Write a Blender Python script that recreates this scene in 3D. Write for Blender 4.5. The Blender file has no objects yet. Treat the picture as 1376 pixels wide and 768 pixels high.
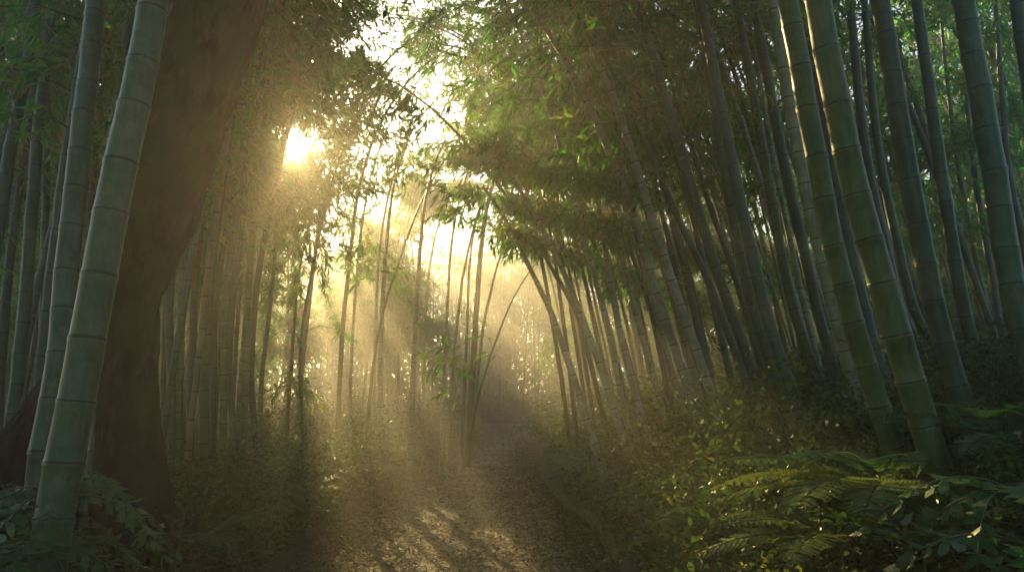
import bpy, math, random
import numpy as np
from mathutils import Vector

random.seed(7)
RNG = np.random.default_rng(11)
R = math.radians
sc = bpy.context.scene
COL = sc.collection

# ------------------------------------------------------------------ camera
F = 25.0 / 36.0 * 1376
PITCH = math.atan(146 / F)
EYE = np.array([0.0, 0.0, 1.5])
CP, SP = math.cos(PITCH), math.sin(PITCH)
cam_d = bpy.data.cameras.new('camera')
cam_d.lens = 25.0
cam_d.sensor_width = 36.0
cam_d.clip_start = 0.05
cam_d.clip_end = 3000
cam = bpy.data.objects.new('camera', cam_d)
COL.objects.link(cam)
cam.location = EYE
cam.rotation_euler = (math.pi / 2 + PITCH, 0, 0)
sc.camera = cam


def ray(px, py):
    a = (px - 688) / F
    b = (384 - py) / F
    return np.array([a, CP - b * SP, SP + b * CP])


def at(px, py, Y):
    r = ray(px, py)
    return EYE + r * (Y / r[1])


SUNV = ray(397, 195)
SUNV = SUNV / np.linalg.norm(SUNV)
SUN_EL = math.asin(SUNV[2])
SUN_AZ = math.atan2(SUNV[0], SUNV[1])          # negative: left of the view axis
UR = np.array([math.cos(SUN_AZ), -math.sin(SUN_AZ), 0.0])
UU = np.cross(UR, SUNV)

# ------------------------------------------------------------------ terrain
PK = np.array([(-.3, -14), (-.35, -6), (-.4, 0), (-.5, 6), (-.68, 12.5), (-.45, 18), (.05, 23.5), (.45, 28),
               (.1, 32.5), (-1.6, 36), (-5, 38.6), (-11, 40.5), (-20, 42)], float)


def catmull(P, n):
    P = np.asarray(P, float)
    P = np.vstack([2 * P[0] - P[1], P, 2 * P[-1] - P[-2]])
    out = []
    for i in range(1, len(P) - 2):
        t = np.linspace(0, 1, n, endpoint=False)[:, None]
        p0, p1, p2, p3 = P[i - 1], P[i], P[i + 1], P[i + 2]
        out.append(.5 * (2 * p1 + (p2 - p0) * t + (2 * p0 - 5 * p1 + 4 * p2 - p3) * t * t + (3 * p1 - p0 - 3 * p2 + p3) * t ** 3))
    out.append(P[-2][None])
    return np.vstack(out)


PC = catmull(PK, 14)
PT = np.gradient(PC, axis=0)
PT /= np.linalg.norm(PT, axis=1)[:, None]
PN = np.stack([PT[:, 1], -PT[:, 0]], 1)          # to the right of travel


def halfw(Y):
    return np.interp(Y, [0, 4, 8, 13, 24, 40], [1.2, 1.35, 1.4, 1.15, 1.25, 1.6])


def vnoise(x, y, seed=0):
    x = np.asarray(x, float); y = np.asarray(y, float)
    xi = np.floor(x).astype(np.int64); yi = np.floor(y).astype(np.int64)
    fx = x - xi; fy = y - yi
    fx = fx * fx * (3 - 2 * fx); fy = fy * fy * (3 - 2 * fy)

    def h(a, b):
        n = (a * 374761393 + b * 668265263 + seed * 974711) & 0xffffffff
        n = ((n ^ (n >> 13)) * 1274126177) & 0xffffffff
        return ((n ^ (n >> 16)) & 0xffff) / 65535.0
    return (h(xi, yi) * (1 - fx) + h(xi + 1, yi) * fx) * (1 - fy) + (h(xi, yi + 1) * (1 - fx) + h(xi + 1, yi + 1) * fx) * fy


def fbm(x, y, seed=0, o=3):
    s = 0; a = .5; t = 0
    for k in range(o):
        s = s + a * vnoise(x * 2 ** k, y * 2 ** k, seed + k); t += a; a *= .5
    return s / t


def path_dist(x, y):
    x = np.asarray(x, float).ravel(); y = np.asarray(y, float).ravel()
    d = np.empty(len(x)); side = np.empty(len(x))
    for i in range(0, len(x), 40000):
        dx = x[i:i + 40000, None] - PC[None, :, 0]; dy = y[i:i + 40000, None] - PC[None, :, 1]
        q = dx * dx + dy * dy
        j = q.argmin(1); k = np.arange(len(j))
        perp = dx[k, j] * PN[j, 0] + dy[k, j] * PN[j, 1]
        d[i:i + 40000] = np.sqrt(q[k, j]); side[i:i + 40000] = np.sign(perp)
    return d, side


def T(x, y):
    shp = np.shape(x)
    x = np.asarray(x, float).ravel(); y = np.asarray(y, float).ravel()
    d, side = path_dist(x, y)
    e = d - halfw(y)
    ep = np.maximum(e, 0)
    left = .62 * (1 - np.exp(-ep / .6)) + .03 * ep
    right = .85 * (1 - np.exp(-ep / .9)) + .2 * np.minimum(ep, 14)
    fade = np.clip((46 - y) / 26, .12, 1)
    left = left * np.clip((22 - y) / 14, .35, 1)
    z = np.where(side > 0, right * fade, left)
    z = z + (fbm(x * .7, y * .7, 3) - .5) * .25 * np.clip(ep, 0, 1) + (fbm(x * 3, y * 3, 9) - .5) * .08 * np.clip(ep * 2, 0, 1)
    z = np.where(e < 0, -.05 * np.clip(-e / .15, 0, 1), z)
    return z.reshape(shp)


def Ts(x, y):
    return float(T(np.array([x]), np.array([y]))[0])


# ------------------------------------------------------------------ materials
def newmat(name):
    m = bpy.data.materials.new(name)
    m.use_nodes = True
    nt = m.node_tree
    nt.nodes.clear()
    out = nt.nodes.new('ShaderNodeOutputMaterial')
    return m, nt, out


def N(nt, t, **kw):
    n = nt.nodes.new(t)
    for k, v in kw.items():
        setattr(n, k, v)
    return n


def ramp(nt, fac, stops):
    r = N(nt, 'ShaderNodeValToRGB')
    while len(r.color_ramp.elements) < len(stops):
        r.color_ramp.elements.new(.5)
    for e, (p, c) in zip(r.color_ramp.elements, stops):
        e.position = p; e.color = (*c, 1)
    nt.links.new(fac, r.inputs['Fac'])
    return r.outputs['Color']


def noise(nt, vec, scale, detail=3, rough=.6):
    n = N(nt, 'ShaderNodeTexNoise')
    n.inputs['Scale'].default_value = scale; n.inputs['Detail'].default_value = detail; n.inputs['Roughness'].default_value = rough
    if vec is not None:
        nt.links.new(vec, n.inputs['Vector'])
    return n.outputs['Fac']


def leaf_mat(name, stops, tstops, trans=.45, gloss=.1):
    m, nt, out = newmat(name)
    at_ = N(nt, 'ShaderNodeAttribute', attribute_name='tint')
    c = ramp(nt, at_.outputs['Fac'], stops)
    ct = ramp(nt, at_.outputs['Fac'], tstops)
    d = N(nt, 'ShaderNodeBsdfDiffuse'); nt.links.new(c, d.inputs['Color'])
    t = N(nt, 'ShaderNodeBsdfTranslucent'); nt.links.new(ct, t.inputs['Color'])
    mx = N(nt, 'ShaderNodeMixShader'); mx.inputs[0].default_value = trans
    nt.links.new(d.outputs[0], mx.inputs[1]); nt.links.new(t.outputs[0], mx.inputs[2])
    g = N(nt, 'ShaderNodeBsdfGlossy'); g.inputs['Roughness'].default_value = .5; g.inputs['Color'].default_value = (.9, .9, .8, 1)
    fr = N(nt, 'ShaderNodeFresnel'); fr.inputs['IOR'].default_value = 1.35
    mu = N(nt, 'ShaderNodeMath', operation='MULTIPLY'); mu.inputs[1].default_value = gloss * 1.1
    nt.links.new(fr.outputs[0], mu.inputs[0])
    mx2 = N(nt, 'ShaderNodeMixShader'); nt.links.new(mu.outputs[0], mx2.inputs[0])
    nt.links.new(mx.outputs[0], mx2.inputs[1]); nt.links.new(g.outputs[0], mx2.inputs[2])
    nt.links.new(mx2.outputs[0], out.inputs['Surface'])
    return m


M = {}
M['bamboo_leaf'] = leaf_mat('bamboo_leaf',
                            [(0, (.025, .135, .022)), (.5, (.045, .16, .018)), (.85, (.13, .17, .018)), (1, (.22, .20, .03))],
                            [(0, (.07, .38, .025)), (.5, (.16, .45, .025)), (.85, (.32, .36, .03)), (1, (.45, .39, .04))], .5, .1)
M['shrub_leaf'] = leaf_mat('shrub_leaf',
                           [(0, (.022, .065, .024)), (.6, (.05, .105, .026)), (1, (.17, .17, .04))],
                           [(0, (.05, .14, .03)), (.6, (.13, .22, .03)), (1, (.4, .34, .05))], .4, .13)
M['fern_leaf'] = leaf_mat('fern_leaf',
                          [(0, (.025, .09, .038)), (.6, (.05, .13, .035)), (1, (.13, .17, .04))],
                          [(0, (.05, .18, .04)), (.6, (.13, .26, .04)), (1, (.36, .34, .05))], .42, .06)
M['grass'] = leaf_mat('grass_blade',
                      [(0, (.04, .10, .02)), (1, (.13, .16, .035))], [(0, (.12, .24, .03)), (1, (.3, .32, .05))], .45, .06)
M['litter'] = leaf_mat('litter_leaf',
                       [(0, (.05, .036, .018)), (.5, (.14, .105, .05)), (1, (.34, .27, .14))],
                       [(0, (.05, .034, .012)), (.5, (.13, .09, .035)), (1, (.25, .18, .07))], .2, .05)


def culm_mat(name, base, wax, green, seed):
    m, nt, out = newmat(name)
    tc = N(nt, 'ShaderNodeTexCoord')
    oi = N(nt, 'ShaderNodeObjectInfo')
    vec = N(nt, 'ShaderNodeVectorMath', operation='MULTIPLY'); vec.inputs[1].default_value = (1, 1, .12)
    nt.links.new(tc.outputs['Object'], vec.inputs[0])
    streak = noise(nt, vec.outputs[0], 60, 4, .65)
    blot = noise(nt, tc.outputs['Object'], 5, 5, .65)
    spk = noise(nt, tc.outputs['Object'], 38, 3, .7)
    c1 = ramp(nt, blot, [(.38, base), (.5, green), (.64, wax)])
    ph = N(nt, 'ShaderNodeAttribute', attribute_name='node_phase')
    fr = N(nt, 'ShaderNodeMath', operation='FRACT'); nt.links.new(ph.outputs['Fac'], fr.inputs[0])
    # wax below each node, dark line at the node, sheath scar
    band = ramp(nt, fr.outputs[0], [(0, (0, 0, 0)), (.03, (.0, .0, .0)), (.05, (.25, .25, .25)), (.25, (0, 0, 0)), (.78, (0, 0, 0)), (.95, (1, 1, 1)), (.975, (0, 0, 0))])
    mix = N(nt, 'ShaderNodeMixRGB', blend_type='MIX'); nt.links.new(c1, mix.inputs[1]); mix.inputs[2].default_value = (*wax, 1)
    bm_ = N(nt, 'ShaderNodeMath', operation='MULTIPLY'); nt.links.new(band, bm_.inputs[0]); nt.links.new(streak, bm_.inputs[1])
    nt.links.new(bm_.outputs[0], mix.inputs[0])
    dark = ramp(nt, fr.outputs[0], [(0, (.22, .18, .15)), (.012, (.22, .18, .15)), (.03, (1, 1, 1)), (.972, (1, 1, 1)), (.985, (.3, .26, .2))])
    mul = N(nt, 'ShaderNodeMixRGB', blend_type='MULTIPLY'); mul.inputs[0].default_value = 1
    nt.links.new(mix.outputs[0], mul.inputs[1]); nt.links.new(dark, mul.inputs[2])
    st = ramp(nt, streak, [(.3, (.7, .7, .7)), (.7, (1.2, 1.2, 1.2))])
    mul2 = N(nt, 'ShaderNodeMixRGB', blend_type='MULTIPLY'); mul2.inputs[0].default_value = .8
    nt.links.new(mul.outputs[0], mul2.inputs[1]); nt.links.new(st, mul2.inputs[2])
    lich = noise(nt, tc.outputs['Object'], 11, 6, .75)
    lm_ = ramp(nt, lich, [(.56, (0, 0, 0)), (.68, (.55, .55, .55))])
    lx_ = N(nt, 'ShaderNodeMixRGB'); nt.links.new(lm_, lx_.inputs[0]); nt.links.new(mul2.outputs[0], lx_.inputs[1]); lx_.inputs[2].default_value = (.10, .13, .085, 1)
    mul2 = lx_
    sp = ramp(nt, spk, [(.27, (.3, .27, .2)), (.36, (1, 1, 1))])
    mul3 = N(nt, 'ShaderNodeMixRGB', blend_type='MULTIPLY'); mul3.inputs[0].default_value = .8
    nt.links.new(mul2.outputs[0], mul3.inputs[1]); nt.links.new(sp, mul3.inputs[2])
    hs = N(nt, 'ShaderNodeHueSaturation')
    rv = N(nt, 'ShaderNodeMapRange'); rv.inputs[3].default_value = .75; rv.inputs[4].default_value = 1.25
    nt.links.new(oi.outputs['Random'], rv.inputs[0]); nt.links.new(rv.outputs[0], hs.inputs['Value'])
    nt.links.new(mul3.outputs[0], hs.inputs['Color'])
    p = N(nt, 'ShaderNodeBsdfPrincipled')
    nt.links.new(hs.outputs[0], p.inputs['Base Color'])
    rr = N(nt, 'ShaderNodeMapRange'); rr.inputs[3].default_value = .33; rr.inputs[4].default_value = .6
    nt.links.new(blot, rr.inputs[0]); nt.links.new(rr.outputs[0], p.inputs['Roughness'])
    b = N(nt, 'ShaderNodeBump'); b.inputs['Strength'].default_value = .25; b.inputs['Distance'].default_value = .003
    nt.links.new(streak, b.inputs['Height']); nt.links.new(b.outputs[0], p.inputs['Normal'])
    nt.links.new(p.outputs[0], out.inputs['Surface'])
    return m


M['culm_green'] = culm_mat('culm_green', (.028, .08, .018), (.10, .155, .06), (.05, .12, .018), 1)
M['culm_teal'] = culm_mat('culm_teal', (.012, .05, .024), (.045, .095, .058), (.022, .075, .03), 2)
M['culm_dry'] = culm_mat('culm_dry', (.14, .12, .05), (.26, .22, .13), (.18, .155, .07), 4)
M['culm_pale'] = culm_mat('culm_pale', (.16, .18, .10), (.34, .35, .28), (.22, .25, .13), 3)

m, nt, out = newmat('twig_bark')
p = N(nt, 'ShaderNodeBsdfPrincipled'); p.inputs['Base Color'].default_value = (.07, .075, .035, 1); p.inputs['Roughness'].default_value = .7
nt.links.new(p.outputs[0], out.inputs['Surface']); M['twig'] = m

m, nt, out = newmat('bark')
tc = N(nt, 'ShaderNodeTexCoord')
vec = N(nt, 'ShaderNodeVectorMath', operation='MULTIPLY'); vec.inputs[1].default_value = (1, 1, .3)
nt.links.new(tc.outputs['Object'], vec.inputs[0])
n1 = noise(nt, vec.outputs[0], 14, 6, .7); n2 = noise(nt, tc.outputs['Object'], 3, 4, .6)
c = ramp(nt, n1, [(.38, (.002, .002, .0015)), (.48, (.014, .011, .008)), (.6, (.04, .033, .025))])
ms = ramp(nt, n2, [(.45, (0, 0, 0)), (.62, (1, 1, 1))])
mx = N(nt, 'ShaderNodeMixRGB'); nt.links.new(ms, mx.inputs[0]); nt.links.new(c, mx.inputs[1]); mx.inputs[2].default_value = (.014, .03, .008, 1)
p = N(nt, 'ShaderNodeBsdfPrincipled'); p.inputs['Roughness'].default_value = .9; p.inputs['Specular IOR Level'].default_value = .12
nt.links.new(mx.outputs[0], p.inputs['Base Color'])
b = N(nt, 'ShaderNodeBump'); b.inputs['Strength'].default_value = .9; b.inputs['Distance'].default_value = .03
nt.links.new(n1, b.inputs['Height']); nt.links.new(b.outputs[0], p.inputs['Normal'])
nt.links.new(p.outputs[0], out.inputs['Surface']); M['bark'] = m


def soil(name, stops, bump, extra=None):
    m, nt, out = newmat(name)
    tc = N(nt, 'ShaderNodeTexCoord')
    a = noise(nt, tc.outputs['Object'], 1.3, 6, .65)
    b_ = noise(nt, tc.outputs['Object'], 22, 5, .7)
    v = N(nt, 'ShaderNodeTexVoronoi'); v.inputs['Scale'].default_value = 38; nt.links.new(tc.outputs['Object'], v.inputs['Vector'])
    mm = N(nt, 'ShaderNodeMath', operation='MULTIPLY_ADD'); mm.inputs[1].default_value = .5
    nt.links.new(b_, mm.inputs[0])
    hh = N(nt, 'ShaderNodeMath', operation='MULTIPLY'); hh.inputs[1].default_value = .5; nt.links.new(a, hh.inputs[0])
    nt.links.new(hh.outputs[0], mm.inputs[2])
    c = ramp(nt, mm.outputs[0], stops)
    vc = ramp(nt, v.outputs['Color'], [(.2, (.7, .7, .7)), (.8, (1.25, 1.25, 1.25))])
    mu = N(nt, 'ShaderNodeMixRGB', blend_type='MULTIPLY'); mu.inputs[0].default_value = .6
    nt.links.new(c, mu.inputs[1]); nt.links.new(vc, mu.inputs[2])
    p = N(nt, 'ShaderNodeBsdfPrincipled'); p.inputs['Roughness'].default_value = .92
    nt.links.new(mu.outputs[0], p.inputs['Base Color'])
    ad = N(nt, 'ShaderNodeMath', operation='MULTIPLY_ADD'); ad.inputs[1].default_value = -.4
    nt.links.new(v.outputs['Distance'], ad.inputs[0]); nt.links.new(b_, ad.inputs[2])
    b = N(nt, 'ShaderNodeBump'); b.inputs['Strength'].default_value = .8; b.inputs['Distance'].default_value = bump
    nt.links.new(ad.outputs[0], b.inputs['Height']); nt.links.new(b.outputs[0], p.inputs['Normal'])
    nt.links.new(p.outputs[0], out.inputs['Surface'])
    return m


M['path'] = soil('packed_earth', [(.34, (.07, .058, .03)), (.48, (.2, .165, .09)), (.6, (.4, .33, .2))], .02)
M['stone'] = soil('stone', [(.3, (.12, .11, .1)), (.5, (.2, .19, .17)), (.7, (.32, .3, .27))], .005)
M['ground'] = soil('forest_soil', [(.3, (.03, .022, .012)), (.5, (.07, .05, .025)), (.7, (.07, .08, .03))], .03)


# ------------------------------------------------------------------ mesh helpers
def link(name, me, mat, parent=None, smooth=False):
    if mat is not None and not me.materials:
        me.materials.append(mat)
    o = bpy.data.objects.new(name, me)
    COL.objects.link(o)
    if parent is not None:
        o.parent = parent
    return o


def raw_mesh(name, V, nper, idx, smooth=False):
    """V (n,3); idx flat int array of loops; nper: int loops per face"""
    me = bpy.data.meshes.new(name)
    V = np.ascontiguousarray(V, np.float32)
    idx = np.ascontiguousarray(idx, np.int32).ravel()
    nf = len(idx) // nper
    me.vertices.add(len(V)); me.vertices.foreach_set('co', V.ravel())
    me.loops.add(len(idx)); me.loops.foreach_set('vertex_index', idx)
    me.polygons.add(nf)
    me.polygons.foreach_set('loop_start', np.arange(0, nf * nper, nper, dtype=np.int32))
    if smooth:
        me.polygons.foreach_set('use_smooth', np.ones(nf, bool))
    me.update(calc_edges=True)
    return me


def norm(v):
    return v / np.maximum(np.linalg.norm(v, axis=-1, keepdims=True), 1e-9)


LEAF4 = (np.array([0, .38, 1, .38]), np.array([0, .5, 0, -.5]))
LEAF6 = (np.array([0, .22, .6, 1, .6, .22]), np.array([0, .42, .42, 0, -.42, -.42]))


def leaf_mesh(name, P, D, L, W, tint, shape=LEAF4, up=None, curl=.12, extra=None):
    P = np.asarray(P, float); D = norm(np.asarray(D, float)); n = len(P)
    L = np.broadcast_to(L, n)[:, None]; W = np.broadcast_to(W, n)[:, None]
    if up is None:
        up = RNG.normal(size=(n, 3)); up[:, 2] += 1.2
    S = norm(np.cross(D, up)); Nn = np.cross(S, D)
    a, b = shape; k = len(a)
    V = np.empty((n, k, 3))
    for i in range(k):
        V[:, i] = P + D * (L * a[i]) + S * (W * b[i]) - Nn * (L * curl * a[i] ** 2) + Nn * (W * .25 * abs(b[i]) * 2)
    V = V.reshape(-1, 3); idx = np.arange(n * k); tv = np.clip(np.broadcast_to(tint, n), 0, 1)
    if extra is not None:                      # twigs (quads) that carry the leaves
        ev, eq = extra
        idx = np.concatenate([idx, (eq + len(V)).ravel()]); V = np.vstack([V, ev]); tv = np.concatenate([tv, np.zeros(len(eq))])
    me = raw_mesh(name, V, k, idx)
    at_ = me.attributes.new('tint', 'FLOAT', 'FACE')
    at_.data.foreach_set('value', tv.astype(np.float32))
    if extra is not None:
        me.materials.append(M['bamboo_leaf']); me.materials.append(M['twig'])
        me.polygons.foreach_set('material_index', (np.arange(len(tv)) >= n).astype(np.int32))
    return me


def tube(P, rad, sides, phase=None, wob=0.0, cap=True):
    """returns V, quads, phase per vertex"""
    P = np.asarray(P, float); n = len(P)
    Tn = norm(np.gradient(P, axis=0))
    ref = np.array([0.0, 1.0, 0.0]) if abs(Tn[:, 1]).mean() < .8 else np.array([1.0, 0, 0])
    A = norm(np.cross(Tn, ref)); B = np.cross(Tn, A)
    th = np.linspace(0, 2 * math.pi, sides, endpoint=False)
    rr = np.broadcast_to(np.asarray(rad, float), n)[:, None] * np.ones(sides)[None]
    if wob is not None and np.ndim(wob) == 2:
        rr = rr * wob
    V = P[:, None] + A[:, None] * (np.cos(th)[None, :, None] * rr[..., None]) + B[:, None] * (np.sin(th)[None, :, None] * rr[..., None])
    i = np.arange(n - 1)[:, None]; j = np.arange(sides)[None]; j2 = (j + 1) % sides
    q = np.stack([i * sides + j, i * sides + j2, (i + 1) * sides + j2, (i + 1) * sides + j], -1).reshape(-1, 4)
    return V.reshape(-1, 3), q


def resample(P, s):
    seg = np.linalg.norm(np.diff(P, axis=0), axis=1)
    c = np.concatenate([[0], np.cumsum(seg)])
    return np.stack([np.interp(s, c, P[:, k]) for k in range(3)], 1)


def length(P):
    return np.linalg.norm(np.diff(P, axis=0), axis=1).sum()


def tag(o, label=None, cat=None, group=None, kind=None):
    if label: o['label'] = label
    if cat: o['category'] = cat
    if group: o['group'] = group
    if kind: o['kind'] = kind
    return o


def empty(name, loc):
    o = bpy.data.objects.new(name, None)
    o.empty_display_size = .2
    COL.objects.link(o)
    o.location = loc
    return o


# ------------------------------------------------------------------ gaps in the canopy that let the sun through
# each gap is a bundle of parallel sun directions, given by its angle round the sun axis through the glade and its distance from it
BEAMS = [  # centre angle below horizontal (deg), half width, r0, r1, keep probability inside
    (30.5, 11.0, 1.3, 8.5, .0), (68.0, 4.0, 1.2, 9, .0), (61, .7, 3, 8.5, .2), (80.5, 3.0, 1.2, 8.5, .0), (92, 1.7, 1.4, 7, .05),
    (13, 1.4, 1.5, 8, .1), (5, 1.0, 1.5, 8, .1), (48.5, .7, 4.0, 9, .3), (104, 1.3, 1.0, 8, .3), (58, 3.6, 2.2, 1.6, .0), (51.5, 1.8, 10, 9, .1)]


def beam_share(P):
    Q = np.asarray(P) - EYE
    u = Q @ UR; v = Q @ UU
    r = np.hypot(u, v); a = np.degrees(np.arctan2(-v, u))
    g = 0
    for c, w, r0, r1, k in BEAMS[:5] + BEAMS[9:10]:
        g = np.maximum(g, (np.abs(a - c) < w) * (r > r0) * (r < r1 + 3.5))
    zz = (Q[:, 2] > np.maximum(.8, .30 * (Q[:, 1] - 10.5))) & (Q[:, 2] < 9)
    return float((g * zz).sum() / max(zz.sum(), 1))


def keep_leaf(P, rng):
    """False where a leaf would fill one of the canopy's gaps"""
    Q = P - EYE
    u = Q @ UR; v = Q @ UU; s = Q @ SUNV
    r = np.hypot(u, v); a = np.degrees(np.arctan2(-v, u))
    p = np.ones(len(P))
    for c, w, r0, r1, k in BEAMS:
        jag = 1 + .7 * (vnoise(r * 1.1 + c, s * .22, 5) - .5)
        g = np.clip(1.4 - np.abs(a - c) / (w * jag), 0, .5) * 2 * np.clip((r - r0) / .4, 0, 1) * np.clip((r1 + 5 - r) / 2, 0, 1) * np.clip((P[:, 2] - np.maximum(1.1, .30 * (P[:, 1] - 10.5) + .8 * (vnoise(P[:, 0] * .6, P[:, 1] * .3, 6) - .5))) / .7, 0, 1)
        kk = k + (1 - k) * .13 * np.clip((P[:, 1] - 19) / 4, 0, 1)
        p = np.minimum(p, 1 - (1 - kk) * g)
    # round holes scattered over the crowns
    hole = vnoise(u * 2.2, v * 2.2, 77) * .6 + vnoise(u * 5, v * 5, 78) * .4
    p = np.where((hole > .76) & (u > .8), p * .12, p)
    p = np.where((hole > np.where(u > 3, .60, .70)) & (u > .8) & (v > -1.2), p * .2, p)
    fine = vnoise(u * 7, v * 7, 79) * .5 + vnoise(u * 3.1, v * 3.1, 80) * .5
    p = np.where((fine > .71) & (u > 1.5), p * .1, p)
    # opening where the disc of the sun shows
    p = np.where((r < np.clip(.038 * s, .08, .34)) & (s > 1), 0, p)
    # thin crowns beyond the feathery culms, in line with the sun
    # open strip of sky over the path
    cx = np.interp(P[:, 1], PC[:130, 1], PC[:130, 0]) - .02 * P[:, 1] - .6
    strip = (np.abs(P[:, 0] - cx) < .35 + .035 * P[:, 1]) & (P[:, 2] > 4.2) & (P[:, 1] > 9)
    p = np.where(strip, p * .5, p)
    return rng.random(len(P)) < p


# ------------------------------------------------------------------ bamboo
BAMBOO_N = 0


def bamboo(pts, dia, H, mat='culm_teal', sides=12, node=.26, leaves=1500, leaf=.13, s0=.4, Lb=1.3, label='', group=None,
           bend=(0, 0), tip=.35, yellow=.15, droop=1.0, name='bamboo', seed=None, cat='bamboo', branches=True, wide=.21):
    """pts: known points of the culm from low to high. Extends it to the soil and up to length H."""
    global BAMBOO_N
    BAMBOO_N += 1
    rng = np.random.default_rng(1000 + BAMBOO_N if seed is None else seed)
    P = np.asarray(pts, float)
    if len(P) > 2:
        P = catmull(P, 8)
    # down to the soil
    d = norm((P[0] - P[min(2, len(P) - 1)]))
    if d[2] > -.5: d = norm(np.array([d[0], d[1], -.9]))
    low = []
    q = P[0].copy()
    d = norm(d + np.array([0, 0, -.25]))
    for _ in range(80):
        if q[2] < Ts(q[0], q[1]) - .12: break
        q = q + d * .12
        d = norm(d + np.array([0, 0, -.02]))
        low.append(q.copy())
    if low:
        P = np.vstack([np.array(low[::-1]), P])
    H = min(H, 10.4 - P[0][2])
    L0 = length(P)
    d = norm(P[-1] - P[max(-4, -len(P))])
    hor = np.array([d[0] + bend[0], d[1] + bend[1], 0.0]); hor = norm(hor + 1e-6)
    up = []
    q = P[-1].copy(); rem = max(H - L0, .5); n = max(int(rem / .25), 3); st = rem / n
    for k in range(n):
        t = (L0 + st * k) / H
        d = norm(d + hor * tip * .12 * t * t * 2 + np.array([0, 0, -.02 - .16 * max(t - .6, 0) ** 1 * droop]))
        q = q + d * st
        up.append(q.copy())
    P = np.vstack([P, np.array(up)])
    Ltot = length(P)
    # rings
    nn = int(Ltot / node)
    ph = rng.random()
    if sides >= 10:
        off = [(0, 1.055), (.018, 1.02), (.05, .985), (.3, .985), (.62, .985), (.93, 1.0), (.972, 1.05), (.985, 1.0)]
    elif sides >= 7:
        off = [(0, 1.05), (.06, .98), (.5, .98), (.94, 1.04)]
    else:
        off = [(0, 1.0)]
    s = []; f = []; pv = []
    cum = np.concatenate([[0], np.cumsum(node * rng.uniform(.84, 1.16, nn + 2) * np.linspace(.9, 1.15, nn + 2))])
    for i in range(nn + 1):
        for a, b in off:
            si = cum[i] * (1 - a) + cum[i + 1] * a
            if si < Ltot:
                s.append(si); f.append(b); pv.append(i + a)
    s = np.array(s); f = np.array(f); pv = np.array(pv)
    base = P[0].copy()
    C = resample(P, s)
    tt = s / Ltot
    rad = dia / 2 * (1 - .12 * tt - .74 * np.clip(tt - .25, 0, 1) ** 1.1) * f
    rad = np.maximum(rad, .004)
    # slightly straight internodes: shift each node a little
    jit = rng.normal(0, .0025, (nn + 2, 2))
    C[:, 0] += np.interp(pv, np.arange(nn + 2), jit[:, 0]); C[:, 1] += np.interp(pv, np.arange(nn + 2), jit[:, 1])
    V, Q = tube(C - base, rad, sides)
    me = raw_mesh('culm', V, 4, Q, True)
    a = me.attributes.new('node_phase', 'FLOAT', 'POINT')
    a.data.foreach_set('value', np.repeat(pv, sides).astype(np.float32))
    root = empty(name, base)
    tag(root, label, cat, group)
    link('culm', me, M[mat], root)
    # branches
    nb = max(int((1 - s0) * Ltot / node * 1.3), 8)
    hs = (s0 + (1 - s0) * (rng.random(nb) ** .9) * .98) * Ltot
    B0 = resample(P, hs)
    az = rng.random(nb) * 2 * math.pi
    out = np.stack([np.cos(az), np.sin(az), np.zeros(nb)], 1)
    tfrac = (hs / Ltot - s0) / (1 - s0)
    bl = Lb * (.55 + .6 * rng.random(nb)) * (1.05 - .65 * tfrac) * np.clip(.45 + tfrac * 3, 0, 1)
    rise = rng.uniform(.25, .8, nb); fall = rng.uniform(.5, 1.25, nb) * droop

    def bp(k, t):
        return B0[k] + out[k] * (bl[k] * t)[:, None] + np.array([0, 0, 1.0]) * (bl[k] * (rise[k] * t - fall[k] * t * t))[:, None]
    ncl = max(int(leaves / 6), 4)
    k = rng.integers(0, nb, ncl)
    t = rng.random(ncl) ** .75
    cpos = bp(k, t) + rng.normal(0, 1, (ncl, 3)) * (.07 + .11 * bl[k] * t)[:, None]
    ok = keep_leaf(cpos, rng) & (cpos[:, 2] > T(cpos[:, 0], cpos[:, 1]) + .15)
    # never right in front of the eye
    ok &= np.linalg.norm(cpos - EYE, axis=1) > 2.6
    cpos = cpos[ok]; k = k[ok]; ncl = len(cpos)
    if ncl:
        m = 6
        cd = norm(out[k] * .8 + rng.normal(0, .45, (ncl, 3)) + np.array([0, 0, -.55]))
        PP = np.repeat(cpos, m, 0) + np.repeat(cd, m, 0) * (np.tile(np.arange(m), ncl) * leaf * .22)[:, None]
        DD = np.repeat(cd, m, 0) + rng.normal(0, .55, (ncl * m, 3)) + np.array([0, 0, -.25])
        LL = leaf * rng.uniform(.65, 1.25, ncl * m)
        base_t = rng.random() * .25
        ct = base_t + .35 * rng.random(ncl) + (rng.random(ncl) < yellow) * .45
        tint = np.repeat(ct, m) + rng.normal(0, .08, ncl * m)
        leafargs = (PP - base, DD, LL, LL * wide, tint)
    extra = None
    if branches:
        ks = np.arange(nb)
        keepb = keep_leaf(bp(ks, np.full(nb, .6)), rng) & (bp(ks, np.full(nb, 1.))[:, 2] > 1.0)
        VV = []; QQ = []; o_ = 0
        ts = np.array([0, .3, .65, 1.0])
        for kk in ks[keepb]:
            pp = bp(np.full(4, kk), ts)
            if np.linalg.norm(pp - EYE, axis=1).min() < 2.3: continue
            v, q = tube(pp - base, np.array([.007, .005, .0035, .001]) * (1 if sides > 7 else 1.6), 3)
            VV.append(v); QQ.append(q + o_); o_ += len(v)
        if VV: extra = (np.vstack(VV), np.vstack(QQ))
    if ncl:
        link('foliage', leaf_mesh('foliage', *leafargs, LEAF4, extra=extra), M['bamboo_leaf'], root)
    return root


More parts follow.
